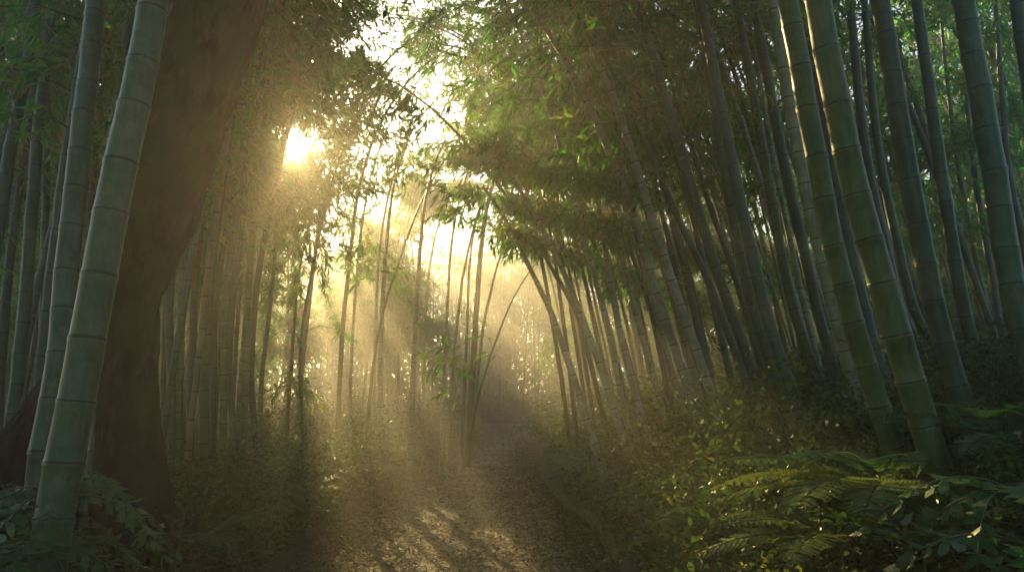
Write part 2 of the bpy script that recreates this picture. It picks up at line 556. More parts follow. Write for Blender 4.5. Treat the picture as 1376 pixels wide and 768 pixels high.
def pixbamboo(pix, w, dia, **kw):
    """pix: (px,py) from low to high, w: width in photo pixels at the first point; leaning in depth by dy metres up the stem"""
    Y = dia * F / w
    dy = kw.pop('dy', 0.0)
    n = len(pix)
    pts = [at(px, py, Y + dy * i / max(n - 1, 1)) for i, (px, py) in enumerate(pix)]
    return bamboo(pts, dia, **kw)


right_near = 'tall culms leaning over the right bank'
NR = [
    ([(1306, 768), (1264, 640), (1187, 390), (1136, 200), (1099, 0)], 37, .125, 'culm_green', 'thickest green culm leaning left, its foot among ferns at the lower right corner'),
    ([(1208, 625), (1137, 400), (1095, 200), (1058, 0)], 29, .115, 'culm_green', 'green culm next to the left of the thickest culm on the right bank'),
    ([(1308, 592), (1253, 400), (1215, 200), (1183, 0)], 28, .12, 'culm_teal', 'bluish culm next to the right of the thickest culm on the right bank'),
    ([(1393, 505), (1364, 400), (1330, 200), (1294, 0)], 32, .13, 'culm_teal', 'broad blue grey bamboo culm crossing the right edge of the picture at mid height'),
    ([(1420, 330), (1385, 120), (1367, 0)], 24, .12, 'culm_teal', 'blue grey bamboo culm cut by the upper right corner of the picture'),
    ([(1313, 475), (1292, 400), (1260, 200), (1232, 0)], 17, .10, 'culm_teal', 'dark straight bamboo culm between the two broad bluish culms at the right'),
    ([(1236, 470), (1206, 400), (1163, 200), (1142, 0)], 15, .10, 'culm_teal', 'dark bamboo culm seen just right of the thickest culm, reaching the top edge'),
    ([(1253, 462), (1224, 400), (1181, 200), (1161, 0)], 13, .095, 'culm_teal', 'slender dark bamboo culm just left of the bluish culm, nearest its shaded side'),
    ([(1186, 505), (1157, 400), (1115, 200), (1088, 0)], 19, .105, 'culm_teal', 'teal bamboo culm squeezed between the two green leaning culms'),
    ([(1160, 560), (1111, 380), (1071, 200), (1036, 0)], 17, .10, 'culm_pale', 'pale bamboo culm with the brightest sunlit edge, left of the green leaning culms'),
    ([(1127, 522), (1092, 390), (1050, 200), (1013, 0)], 15, .10, 'culm_teal', 'grey teal bamboo culm behind the bright edged pale one'),
    ([(1104, 505), (1076, 390), (1037, 200), (1002, 0)], 9.5, .075, 'culm_pale', 'thin bamboo culm with orange rim light in the thick of the right stand'),
    ([(1103, 522), (1060, 390), (1025, 200), (1000, 60)], 14, .095, 'culm_green', 'dark green culm whose rim is lit pale gold at mid height'),
    ([(1072, 552), (1022, 395), (980, 200), (943, 10)], 18, .105, 'culm_teal', 'smooth grey green bamboo culm, foremost of those above the sunlit mound'),
    ([(1055, 556), (1006, 390), (969, 200), (955, 110)], 16, .10, 'culm_teal', 'bamboo culm standing close against the left side of the smooth grey green one'),
    ([(1032, 560), (972, 390), (940, 291), (914, 200), (885, 100)], 15, .10, 'culm_teal', 'curved bamboo culm ending in dark leaves above the haze'),
    ([(1034, 530), (994, 390), (956, 283), (930, 200), (905, 120)], 10, .08, 'culm_teal', 'slim curved bamboo culm running parallel behind a thicker curved one'),
    ([(1015, 550), (957, 390), (912, 294), (871, 200), (846, 145)], 11.5, .085, 'culm_teal', 'most strongly bowed bamboo culm of the right stand, leaning far left'),
    ([(971, 573), (908, 390), (878, 300), (852, 215)], 12.5, .09, 'culm_pale', 'hazy bamboo culm rising right behind the golden shrub mound'),
    ([(947, 588), (881, 390), (855, 296), (819, 205)], 13, .095, 'culm_pale', 'pale bamboo culm with glowing left edge at the left end of the golden shrub mound'),
    ([(925, 570), (872, 390), (845, 300), (828, 215)], 7, .065, 'culm_pale', 'faint thin culm standing in the light shaft between two pale ones'),
    ([(876, 608), (839, 475), (822, 385), (808, 300)], 10, .08, 'culm_pale', 'pale culm in the middle of the broad light shaft'),
    ([(903, 598), (846, 390), (834, 300)], 8, .07, 'culm_pale', 'narrow straight culm fading into the broad light shaft'),
    ([(845, 614), (798, 468), (764, 380), (730, 310)], 10.5, .085, 'culm_pale', 'leaning culm bowed over the path where the light shaft is palest'),
    ([(812, 638), (751, 448), (726, 390), (700, 335)], 11, .09, 'culm_pale', 'leaning culm nearest to the path at the foot of the right bank'),
    ([(826, 618), (781, 441), (764, 400)], 7, .065, 'culm_teal', 'thin culm between the two culms that lean furthest over the path'),
    ([(768, 612), (756, 520), (742, 430)], 6.5, .075, 'culm_teal', 'dark culm at the left end of the tight clump by the path bend'),
    ([(778, 610), (768, 520), (757, 430)], 6.5, .075, 'culm_teal', 'dark culm second from the left in the tight clump by the path bend'),
    ([(792, 612), (783, 520), (768, 420)], 6, .07, 'culm_teal', 'dark culm third from the left in the tight clump by the path bend'),
    ([(803, 600), (790, 510), (775, 420)], 5.5, .065, 'culm_teal', 'dark culm at the right end of the tight clump by the path bend'),
    ([(1340, 410), (1305, 200), (1290, 0)], 9, .085, 'culm_teal', 'thin dark culm far up the slope, left of the broad blue grey culm'),
    ([(1376, 330), (1352, 200), (1338, 0)], 10, .085, 'culm_teal', 'thin dark culm far up the slope, right of the broad blue grey culm'),
    ([(1324, 410), (1284, 200), (1262, 0)], 8, .08, 'culm_green', 'thin dark green culm up the slope, half hidden by golden leaves'),
]
for i, (pix, w, dia, mt, lab) in enumerate(NR):
    near = w > 13
    pixbamboo(pix, w, dia, mat=mt, sides=20 if w > 24 else (14 if near else 8), node=.25 if near else .27,
              H=random.uniform(8.2, 10.5) if w > 11.6 else (4.5 if w in (10.5, 11) else random.uniform(5.6, 6.6)), leaves=2600 if near else 2600, leaf=.135 if near else .15, s0=.50 if near else .42,
              Lb=1.5, label=lab, group='culms leaning over the right bank', tip=.3 if w > 12 else .12, yellow=.22, bend=(-.12, .2), dy=random.uniform(-.2, .5))

NL = [
    ([(62, 768), (83, 637), (115, 470), (133, 370), (165, 200), (194, 75), (207, 0)], 48, .135, 'culm_teal', 'thickest bamboo culm, grey green and leaning right across the big trunk', .24),
    ([(40, 720), (76, 500), (87, 400), (107, 200), (119, 100), (127, 0)], 32, .115, 'culm_teal', 'dark bamboo culm second in thickness, just left of the thickest one', .24),
    ([(170, 300), (187, 180), (201, 100), (221, 0)], 24, .11, 'culm_teal', 'bamboo culm peeping out between the thickest culm and the big tree near the top edge', .25),
    ([(-25, 420), (-2, 300), (14, 200), (34, 100), (47, 0)], 19, .105, 'culm_teal', 'blue green culm leaning right at the far left, leaving the frame below the middle', .24),
    ([(8, 640), (33, 410), (49, 200), (62, 80), (71, 0)], 17, .10, 'culm_teal', 'slimmer blue green culm at the far left, right of the one cut by the frame', .24),
    ([(-14, 400), (-2, 200), (4, 0)], 13, .10, 'culm_teal', 'culm cut in half by the left edge of the picture', .24),
    ([(95, 560), (112, 400), (130, 200), (155, 0)], 9, .08, 'culm_teal', 'thin dark culm showing between the two thickest culms on the left', .26),
    ([(110, 420), (147, 200), (163, 100), (177, 0)], 14, .095, 'culm_green', 'brownish culm in shade behind the left side of the thickest culm', .25),
    ([(70, 420), (84, 200), (78, 50)], 6, .06, 'culm_teal', 'thin upright culm in front of the leaves at the upper left', .26),
    ([(22, 540), (47, 400), (73, 296), (92, 200)], 11, .08, 'culm_teal', 'sloping culm that crosses its upright neighbours at the left', .26),
    ([(-2, 570), (8, 400), (20, 300)], 12, .09, 'culm_teal', 'culm low at the left edge behind the sloping one', .26),
    ([(60, 520), (58, 400), (62, 250)], 11, .085, 'culm_green', 'upright shaded culm left of the mossy leaning limb', .26),
]
for i, (pix, w, dia, mt, lab, nd) in enumerate(NL):
    pixbamboo(pix, w, dia, mat=mt, sides=24 if w > 28 else 14, node=nd, H=random.uniform(8.5, 11), leaves=2400, leaf=.14, s0=.48,
              Lb=1.3, label=lab, group='culms at the left edge', tip=.3, yellow=.1, dy=random.uniform(0, .5))

NG = [
    ([(232, 619), (230, 500), (229, 384), (246, 286), (256, 230)], 12, .09, 'first dark culm right of the big trunk'),
    ([(240, 620), (241, 500), (246, 384), (256, 286), (268, 210)], 12, .09, 'second dark culm right of the big trunk'),
    ([(255, 624), (257, 500), (262, 384), (272, 290), (282, 220)], 11, .085, 'third dark culm right of the big trunk'),
    ([(274, 636), (275, 500), (281, 384), (293, 286), (304, 210)], 15, .105, 'thickest dark culm in the shaded clump right of the big trunk'),
    ([(286, 620), (287, 500), (291, 384), (310, 280), (322, 215)], 10, .08, 'dark culm touching the thickest one of the shaded clump'),
    ([(300, 625), (301, 509), (306, 384), (318, 290), (330, 220)], 11, .085, 'upright dark culm in the middle of the shaded clump'),
    ([(318, 625), (308, 490), (315, 384), (326, 300), (333, 230)], 9.5, .075, 'dark culm bowing left before it rises in the shaded clump'),
    ([(328, 624), (330, 500), (334, 384), (340, 300), (347, 230)], 9.5, .075, 'dark culm fourth from the right in the shaded clump'),
    ([(350, 645), (337, 509), (345, 384), (358, 310), (372, 240)], 9.5, .078, 'dark culm whose foot steps forward at the right of the shaded clump'),
    ([(352, 640), (351, 520), (366, 384), (372, 300)], 6.5, .06, 'thin culm at the right end of the shaded clump'),
    ([(219, 610), (222, 450), (228, 330)], 9, .08, 'dark culm half hidden by the right side of the big trunk'),
    ([(310, 600), (318, 450), (326, 340)], 6, .06, 'thin culm behind the middle of the shaded clump'),
]
for i, (pix, w, dia, lab) in enumerate(NG):
    pixbamboo(pix, w, dia, mat='culm_green' if i % 2 else 'culm_teal', sides=10, node=.26, H=random.uniform(7.0, 9), leaves=2800, leaf=.125,
              s0=.40, Lb=1.35, label=lab, group='shaded clump of culms right of the big trunk', tip=.3, yellow=.2, bend=(-.1, .3), dy=random.uniform(-.2, .4))

NC = [
    ([(407, 616), (404, 471), (418, 370), (438, 275)], 5.5, .05, 'culm_green', 'slender crooked stem with golden leaves standing below the sun', 5.5, 1500, .25),
    ([(511, 605), (511, 477), (516, 374), (523, 289)], 8, .10, 'culm_pale', 'pale sunlit culm, left of the two brightest in the glade', 6.0, 900, .6),
    ([(490, 600), (509, 444), (546, 322)], 4.5, .055, 'culm_green', 'thin culm leaning right across the left one of the two brightest culms', 7, 500, .6),
    ([(551, 618), (558, 435), (567, 303)], 8.5, .10, 'culm_pale', 'pale sunlit culm, right of the two brightest in the glade', 6.0, 900, .6),
    ([(503, 600), (503, 500), (506, 400)], 5, .07, 'culm_pale', 'pale narrow culm touching the left side of the left bright culm', 8, 500, .6),
    ([(593, 600), (598, 480), (603, 374)], 5, .07, 'culm_pale', 'grey culm in the dark wedge right of the bright culms', 8, 900, .5),
    ([(600, 600), (610, 480), (616, 420)], 5, .07, 'culm_pale', 'slightly leaning culm between the grey one and the dark clump by the path', 8, 900, .5),
    ([(628, 626), (634, 520), (640, 420), (646, 340)], 9, .14, 'culm_green', 'dark thick culm standing right at the left edge of the path', 9, 2600, .42),
    ([(634, 590), (648, 450), (662, 380)], 5, .09, 'culm_green', 'dark culm fanning out right from the clump at the path edge', 8, 1800, .45),
    ([(621, 590), (627, 450), (630, 370)], 5, .09, 'culm_green', 'dark culm at the left of the clump at the path edge', 8, 1800, .45),
    ([(636, 560), (655, 490), (676, 432)], 4, .06, 'culm_green', 'thin pole leaning right over the path from the dark clump', 5.2, 300, .7),
    ([(384, 600), (392, 480), (398, 400)], 5.5, .06, 'culm_green', 'thin leafy culm left of the crooked stem', 4.4, 1500, .3),
    ([(470, 600), (472, 480), (480, 360)], 4.5, .06, 'culm_pale', 'faint culm midway between the crooked stem and the bright culms', 8, 800, .5),
]
for i, (pix, w, dia, mt, lab, H, lv, s0) in enumerate(NC):
    pixbamboo(pix, w, dia, mat=mt, sides=9, node=.28, H=H, leaves=lv, leaf=.15, s0=s0, Lb=1.2, label=lab,
              group='culms of the glade left of the path', tip=.3, yellow=.35)

# feathery culms that arch across from the left and hang round the sun
for i, (pix, Y, H, lab) in enumerate([
        ([(300, 420), (330, 150), (380, 20)], 8.0, 8.6, 'culm arching right above the sun with feathery hanging sprays'),
        ([(262, 430), (300, 150), (350, -10)], 9.5, 9.5, 'culm arching high above the sun behind a feathery one'),
        ([(330, 440), (345, 280), (365, 150)], 9.0, 8.0, 'leafy culm rising left of the sun behind the shaded clump')]):
    pts = [at(x, y, Y + k * .2) for k, (x, y) in enumerate(pix)]
    bamboo(pts, .08, H, mat='culm_green', sides=9, leaves=12000, leaf=.085, s0=.40, Lb=1.5, label=lab, group='feathery culms round the sun',
           bend=(1.0, -.2), tip=.8, yellow=.25, droop=1.3)

# dark hanging canopy of the right stand (upper middle of the view)
for i, (pix, Y, H, lab) in enumerate([
        ([(905, 560), (850, 300), (800, 140)], 9.5, 9.0, 'arching culm whose dark crown hangs out over the path'),
        ([(950, 550), (880, 250), (820, 60)], 9.0, 9.6, 'culm with a heavy dark green crown near the top edge'),
        ([(870, 570), (800, 330), (740, 180)], 12.0, 9.4, 'far arching culm with bright green sprays over the path'),
        ([(990, 540), (920, 250), (870, 80)], 8.2, 9.0, 'culm with a dense crown above the bowed culms'),
        ([(850, 575), (800, 380), (775, 250)], 15.0, 8.0, 'misty arching culm over the far part of the path'),
        ([(920, 560), (845, 330), (790, 220)], 11.0, 8.5, 'arching culm with yellowing leaves below the dark crown')]):
    pts = [at(x, y, Y + k * .2) for k, (x, y) in enumerate(pix)]
    bamboo(pts, .085, H, mat='culm_teal', sides=8, leaves=9000, leaf=.1 if Y < 12 else .13, s0=.42, Lb=1.8, label=lab, group='arching crowns over the path',
           bend=(-.3, -.1), tip=.35, yellow=.15, droop=1.1)

# ------------------------------------------------------------------ the rest of the stand, one by one
spots = []


def free(x, y, r):
    for a, b in spots:
        if (a - x) ** 2 + (b - y) ** 2 < r * r: return False
    return True


def scatter(n, xr, yr, r, emin, emax=99):
    got = []
    for _ in range(n * 60):
        if len(got) >= n: break
        x = random.uniform(*xr); y = random.uniform(*yr)
        if abs(x) > .80 * y + 1.0: continue
        d, s = path_dist([x], [y])
        e = d[0] - halfw(y)
        if e < emin or e > emax or not free(x, y, r): continue
        spots.append((x, y)); got.append((x, y))
    return got


zones = [
    # n, xr, yr, spacing, emin, lean(x,y), mat, label, group, dia, leaves, s0
    (36, (2.6, 12), (8, 15), .42, .9, (-.20, 0), 'culm_teal', 'slender bamboo culm in the shadowed rows behind the leaning culms of the right bank', 'shadowed rows on the right slope', .08, 2600, .18),
    (48, (1.2, 5.5), (7.5, 20), .32, .25, (-.22, .02), 'culm_pale', 'slim lit bamboo culm leaning over the path in the front row of the right bank', 'front row on the right path edge', .07, 1500, .5),
    (38, (1.5, 16), (15, 26), .55, .5, (-.16, 0), 'culm_teal', 'bamboo culm in the misty stand deeper in on the right side of the path', 'misty stand right of the path', .09, 4000, .2),
    (20, (1.0, 24), (26, 40), .8, .6, (-.08, 0), 'culm_teal', 'distant bamboo culm past the bend on the right of the path', 'distant stand right of the bend', .10, 3800, .1),
    (24, (-9, -1.9), (8, 15), .5, 1.0, (.07, 0), 'culm_green', 'bamboo culm in the sun streaked stand behind the shaded clump on the left', 'sun streaked stand on the left', .075, 4600, .3),
    (16, (-6.5, 1.5), (16, 27), .7, .3, (.02, 0), 'culm_pale', 'leafy bamboo in the middle of the hazy glade, its crown between two light shafts', 'crowned culms between the light shafts', .08, 9500, .3),
    (22, (-14, -1.5), (15, 25), .55, .8, (.03, 0), 'culm_pale', 'pale bamboo culm in the hazy glade left of the path', 'hazy glade on the left', .09, 5200, .18),
    (20, (-26, 0), (25, 41), .8, .9, (0, 0), 'culm_pale', 'distant hazy bamboo culm closing off the glade on the left', 'distant hazy row on the left', .10, 5600, .08),
    (14, (-9, 7), (41, 50), .9, 1.0, (0, 0), 'culm_teal', 'distant bamboo culm behind the bend of the path', 'row behind the bend', .11, 3800, .08),
    (14, (-8, -2.6), (5, 9), .45, .8, (.08, 0), 'culm_teal', 'shaded bamboo culm standing behind the big tree on the left', 'stand behind the big tree', .08, 2400, .3),
]
for (n, xr, yr, r, emin, lean, mt, lab, grp, dia, lv, s0) in zones:
    for (x, y) in scatter(n, xr, yr, r, emin):
        z = Ts(x, y)
        lx = lean[0] + random.uniform(-.07, .07) * (.5 if x > 0 else 1); ly = lean[1] + random.uniform(-.06, .06)
        H = random.uniform(7.5, 11.5) + max(0, min(y - 14, 22)) * .16
        cv = random.uniform(-.02, .03) * (-1 if x > 0 else 1)
        pts = [np.array([x, y, z - .1]), np.array([x + lx * 2 - cv, y + ly * 2, z + 2]), np.array([x + lx * 4.2 + cv * 2, y + ly * 4, z + 4])]
        far = y > 20
        ln = np.array([pts[0] * (1 - q) + (pts[2] * 2 - pts[0]) * q for q in np.linspace(0, 1, 24)]) - EYE
        if np.hypot(ln @ UR, ln @ UU).min() < .45: continue
        top = pts[2] + np.array([lx * 3, ly * 3, 4.0])
        if beam_share([pts[1] * (1 - q) + top * q for q in np.linspace(0, 1, 14)]) > .17 and random.random() < (.5 if lv > 6000 else .9):
            continue
        bamboo(pts, dia * random.uniform(.6, 1.35), H, mat='culm_dry' if (int(x * 97) + int(y * 53)) % 9 == 0 else mt, sides=6 if far else 8, node=.3, leaves=int(lv), leaf=.14 if y < 14 else (.19 if y < 24 else .27),
               s0=s0, Lb=1.3 if y < 14 else 1.6, label=lab, group=grp, tip=.4, yellow=.22, branches=not far, bend=(lean[0] * 2, 0), wide=.24)
print('bamboos', BAMBOO_N)

# ------------------------------------------------------------------ far grove: one mass
def far_grove():
    rng = np.random.default_rng(5)
    VV = []; QQ = []; o_ = 0
    xs = []; ys = []
    for i in range(600):
        y = rng.uniform(38, 60); x = rng.uniform(-.85 * y, .85 * y)
        if i < 90:
            y = rng.uniform(16, 38); x = rng.choice([-1, 1]) * rng.uniform(.62 * y, .9 * y)
        if i >= 520:
            y = rng.uniform(-13, -3.5); x = rng.uniform(-14, 14)
            if abs(x + .3) < 2.2: continue
        xs.append(x); ys.append(y)
    zs = T(np.array(xs), np.array(ys))
    for x, y, z in zip(xs, ys, zs):
        h = rng.uniform(10.3, 13.6) - z * .9; lx = rng.normal(0, .06)
        P = np.array([[x, y, z - .2], [x + lx * h * .5, y, z + h * .5], [x + lx * h * 1.3, y, z + h]])
        v, q = tube(P, np.array([.06, .05, .015]), 5); VV.append(v); QQ.append(q + o_); o_ += len(v)
    me = raw_mesh('grove_stems', np.vstack(VV), 4, np.vstack(QQ), True)
    root = empty('far_grove', (0, 60, 0))
    tag(root, 'dense far wood of bamboo closing the view behind everything', 'grove', None, 'stuff')
    me.transform(__import__('mathutils').Matrix.Translation((0, -60, 0)))
    link('stem', me, M['culm_green'], root)
    n = 190000
    j = rng.integers(0, 520, n)
    hz = np.where(rng.random(n) < .86, .4 + 9.6 * rng.random(n), 10 + 3.6 * rng.random(n) ** 1.5)
    P = np.stack([np.array(xs)[j] + rng.normal(0, 1.1, n), np.array(ys)[j] + rng.normal(0, 1.0, n), zs[j] + hz], 1)
    P[:, 2] = np.minimum(P[:, 2], 14.0)
    P = P[keep_leaf(P, rng)]
    # the same wood, unseen behind the eye and overhead, added to cut skylight
    nb = 120000
    B = np.stack([rng.uniform(-18, 18, nb), rng.uniform(-13, 5, nb), 1.2 + 8.7 * rng.random(nb) ** .7], 1)
    rad = np.hypot(B[:, 0], B[:, 1] * .9)
    okb = (rad > 4.5) | (B[:, 2] > 5.6)
    okb &= ~((B[:, 1] > -1) & (B[:, 2] < 1.5 + (B[:, 1] + 2) * 1.0)) & (B[:, 1] < 1.5 + 0 * rad)
    okb &= fbm(B[:, 0] * .5, B[:, 1] * .5 + B[:, 2] * .3, 88) > .36
    B = B[okb]
    P = np.vstack([P, B])
    n = len(P)
    D = rng.normal(0, 1, (n, 3)) + [0, 0, -.6]
    fm = leaf_mesh('foliage', P - np.array([0, 60, 0]), D, rng.uniform(.35, .6, n) * np.where(P[:, 1] < 6, .6, 1), rng.uniform(.1, .17, n) * np.where(P[:, 1] < 6, .6, 1), rng.random(n) * .6)
    link('foliage', fm, M['bamboo_leaf'], root)


far_grove()

# ------------------------------------------------------------------ ground sheet and path
def ground():
    a = np.linspace(-1, 1, 361); xs = np.sinh(a * 4.1) / math.sinh(4.1) * 108
    b = np.linspace(0, 1, 420); ys = -14 + 128 * (np.sinh(b * 3.0) / math.sinh(3.0))
    X, Y = np.meshgrid(xs, ys)
    Z = T(X, Y)
    n, m_ = X.shape
    V = np.stack([X, Y, Z], -1).reshape(-1, 3)
    i = np.arange(n - 1)[:, None]; j = np.arange(m_ - 1)[None]
    Q = np.stack([i * m_ + j, i * m_ + j + 1, (i + 1) * m_ + j + 1, (i + 1) * m_ + j], -1)
    o = link('ground', raw_mesh('ground', V, 4, Q, True), M['ground'])
    tag(o, 'dark leaf strewn soil of the forest floor', None, None, 'structure')
    C = catmull(PC, 6)
    t = np.gradient(C, axis=0); t = norm(t); nn = np.stack([t[:, 1], -t[:, 0]], 1)
    us = np.linspace(-1.18, 1.18, 60)
    hw = halfw(C[:, 1])
    X = C[:, 0][:, None] + nn[:, 0][:, None] * us[None] * hw[:, None]
    Y = C[:, 1][:, None] + nn[:, 1][:, None] * us[None] * hw[:, None]
    Z = .02 + (fbm(X * 2.3, Y * 2.3, 21) - .5) * .07 + (fbm(X * 9, Y * 9, 31) - .5) * .055 - .03 * np.exp(-((np.abs(us)[None] - .5) / .16) ** 2) \
        - .25 * np.clip(np.abs(us)[None] - 1.02, 0, 1)
    n, m_ = X.shape
    V = np.stack([X, Y, Z], -1).reshape(-1, 3)
    i = np.arange(n - 1)[:, None]; j = np.arange(m_ - 1)[None]
    Q = np.stack([i * m_ + j, i * m_ + j + 1, (i + 1) * m_ + j + 1, (i + 1) * m_ + j], -1)
    o = link('path', raw_mesh('path', V, 4, Q, True), M['path'])
    tag(o, 'worn earth footpath winding away between the bamboo banks', None, None, 'structure')


ground()


def scatter_ground(n, emin, emax, ymin, ymax, rng, side=0, power=1.6):
    """points near the path, denser towards the eye"""
    t = rng.random(n * 2)
    y = ymin * (ymax / ymin) ** (t ** (1 / power))
    x = rng.uniform(-1, 1, n * 2) * (.8 * y + .8)
    d, s = path_dist(x, y)
    e = d - halfw(y)
    ok = (e > emin) & (e < emax)
    if side: ok &= (s == side)
    return x[ok][:n], y[ok][:n], e[ok][:n], s[ok][:n]


def ground_cover():
    rng = np.random.default_rng(21)
    x, y, e, s = scatter_ground(330000, .12, 30, 1.6, 34, rng)
    n = len(x)
    mound = fbm(x * 1.5, y * 1.5, 41) ** 1.5
    hh = np.where(s > 0, .75, .55) * mound * np.clip(e / .5, .12, 1) * 1.1
    ok = fbm(x * 4, y * 4, 47, 2) > .33
    x, y, e, s, hh = x[ok], y[ok], e[ok], s[ok], hh[ok]; n = len(x)
    z = T(x, y) + .02 + hh * rng.random(n) ** .45
    P = np.stack([x, y, z], 1)
    P = P[np.linalg.norm(P - EYE, axis=1) > 1.4]; n = len(P)
    D = rng.normal(0, 1, (n, 3)) + [0, -.15, .1]; D[:, 2] *= .55
    L = (.028 + .0052 * P[:, 1]) * rng.uniform(.6, 1.4, n) * (.6 + 1.1 * fbm(P[:, 0] * 2, P[:, 1] * 2, 55, 2) ** 1.3)
    pt = fbm(P[:, 0] * 1.1, P[:, 1] * 1.1, 51, 2)
    tint = np.clip((pt - .3) * 1.1 + rng.normal(0, .14, n), 0, 1)
    up = rng.normal(0, .55, (n, 3)) + [0, 0, 1]
    me = leaf_mesh('ground_cover', P, D, L, L * .55, tint, LEAF6, up)
    o = link('ground_cover', me, M['shrub_leaf'])
    tag(o, 'small leaved plants covering both banks beside the path', 'ground cover', None, 'stuff')
    # leaf litter
    t = rng.random(45000); y = 3.0 * (36 / 3.0) ** (t ** .8)
    k = np.interp(y, PC[:120, 1], PC[:120, 0]); hw = halfw(y)
    edge = rng.random(len(y)) < .6
    u = np.where(edge, np.sign(rng.random(len(y)) - .5) * (1 - np.abs(rng.normal(0, .28, len(y)))), rng.uniform(-1, 1, len(y)))
    x = k + u * (hw + .1)
    P = np.stack([x, y, np.full(len(x), .035) + rng.random(len(x)) * .025], 1)
    D = rng.normal(0, 1, (len(x), 3)); D[:, 2] *= .18
    L = (.05 + .002 * y) * rng.uniform(.5, 1.5, len(x))
    W = L * .24
    st_ = rng.random(len(x)) < .012                # a few dry sticks among the leaves
    L = np.where(st_, L * 4.5, L); W = np.where(st_, .012, W); D[:, 2] = np.where(st_, D[:, 2] * .1, D[:, 2])
    me = leaf_mesh('leaf_litter', P, D, L, W, rng.random(len(x)), LEAF6, rng.normal(0, .3, (len(x), 3)) + [0, 0, 1], .25)
    o = link('leaf_litter', me, M['litter'])
    tag(o, 'dry brown leaves scattered over the footpath', 'leaf litter', None, 'stuff')
    # small stones trodden into the earth
    n = 2200
    y = 3.0 * (30 / 3.0) ** rng.random(n); k = np.interp(y, PC[:120, 1], PC[:120, 0]); x = k + rng.normal(0, .55, n) * halfw(y)
    ok = np.abs(x - k) < halfw(y); x, y = x[ok], y[ok]; n = len(x)
    oc = np.array([[1, 0, 0], [0, 1, 0], [-1, 0, 0], [0, -1, 0], [0, 0, .6], [0, 0, -.6]], float)
    fc = np.array([[0, 1, 4], [1, 2, 4], [2, 3, 4], [3, 0, 4], [1, 0, 5], [2, 1, 5], [3, 2, 5], [0, 3, 5]])
    sz = rng.uniform(.006, .022, n) ** 1.0
    an = rng.random(n) * 6.28; ca, sa = np.cos(an), np.sin(an)
    B = oc[None] * rng.uniform(.6, 1.3, (n, 6, 1)) * sz[:, None, None]
    B = np.stack([B[..., 0] * ca[:, None] - B[..., 1] * sa[:, None], B[..., 0] * sa[:, None] + B[..., 1] * ca[:, None], B[..., 2]], -1)
    B += np.stack([x, y, np.full(n, .045)], 1)[:, None]
    Q = fc[None] + (np.arange(n) * 6)[:, None, None]
    o = link('pebbles', raw_mesh('pebbles', B.reshape(-1, 3), 3, Q), M['stone'])
    tag(o, 'small grey stones trodden into the footpath', 'pebbles', None, 'stuff')
    # grass along the edges
    x, y, e, s = scatter_ground(60000, -.32, .35, 4.2, 20, rng)
    w = fbm(x * 1.3, y * 1.3, 61, 2)
    ok = (w > .5) | ((s > 0) & (y > 5.5) & (y < 9.5) & (w > .36))
    x, y, e = x[ok], y[ok], e[ok]; n = len(x)
    z = np.maximum(T(x, y), .0) + .01
    D = rng.normal(0, .45, (n, 3)) + [0, 0, 1]
    L = rng.uniform(.03, .11, n) * np.clip(.5 + (e + .3) * 1.5, .4, 1.2)
    me = leaf_mesh('grass', np.stack([x, y, z], 1), D, L, .005 + .0006 * y, rng.random(n), LEAF4, rng.normal(size=(n, 3)), .35)
    o = link('grass', me, M['grass'])
    tag(o, 'short bright grass along the margins of the footpath', 'grass', None, 'stuff')


ground_cover()


# ------------------------------------------------------------------ shrubs and ferns
def shrub_mesh(seed, r, h, n, leaf, tb):
    rng = np.random.default_rng(seed)
    th = rng.random(n) * 2 * math.pi; ph = np.arccos(rng.random(n)); q = rng.random(n) ** .35
    lump = 1 + .35 * np.sin(th * 3 + seed) * np.sin(ph * 4 + seed * 2) + .2 * np.sin(th * 7 + seed)
    out = np.stack([np.sin(ph) * np.cos(th), np.sin(ph) * np.sin(th), np.cos(ph)], 1)
    P = out * (q * lump)[:, None] * np.array([r, r, h]) + rng.normal(0, .03, (n, 3))
    P[:, 2] = np.abs(P[:, 2])
    D = out * .5 + rng.normal(0, .7, (n, 3)); D[:, 2] *= .6
    L = leaf * rng.uniform(.6, 1.35, n)
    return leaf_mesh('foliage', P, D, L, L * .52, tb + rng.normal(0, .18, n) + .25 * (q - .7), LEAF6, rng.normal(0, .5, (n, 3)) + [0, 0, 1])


def twigs_mesh(seed, r, h, n):
    rng = np.random.default_rng(seed)
    VV = []; QQ = []; o_ = 0
    for i in range(n):
        a = rng.random() * 6.28; rr = r * rng.uniform(.3, .9)
        P = np.array([[0, 0, -.08], [math.cos(a) * rr * .4, math.sin(a) * rr * .4, h * .45], [math.cos(a) * rr, math.sin(a) * rr, h * rng.uniform(.7, 1)]])
        v, q = tube(P, np.array([.009, .006, .002]), 4); VV.append(v); QQ.append(q + o_); o_ += len(v)
    return raw_mesh('stems', np.vstack(VV), 4, np.vstack(QQ), True)


SH = []
for k, (r, h, n, lf, tb) in enumerate([(.48, .55, 1900, .05, .25), (.6, .7, 2300, .055, .45), (.4, .5, 1500, .045, .6), (.55, .5, 1700, .075, .2)]):
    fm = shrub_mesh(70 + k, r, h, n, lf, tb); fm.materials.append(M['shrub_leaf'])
    sm = twigs_mesh(80 + k, r, h, 14); sm.materials.append(M['twig'])
    SH.append((fm, sm))


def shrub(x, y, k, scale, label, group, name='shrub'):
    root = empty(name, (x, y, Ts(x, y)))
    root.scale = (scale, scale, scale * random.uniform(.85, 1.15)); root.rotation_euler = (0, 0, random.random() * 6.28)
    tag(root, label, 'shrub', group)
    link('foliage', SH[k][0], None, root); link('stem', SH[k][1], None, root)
    return root


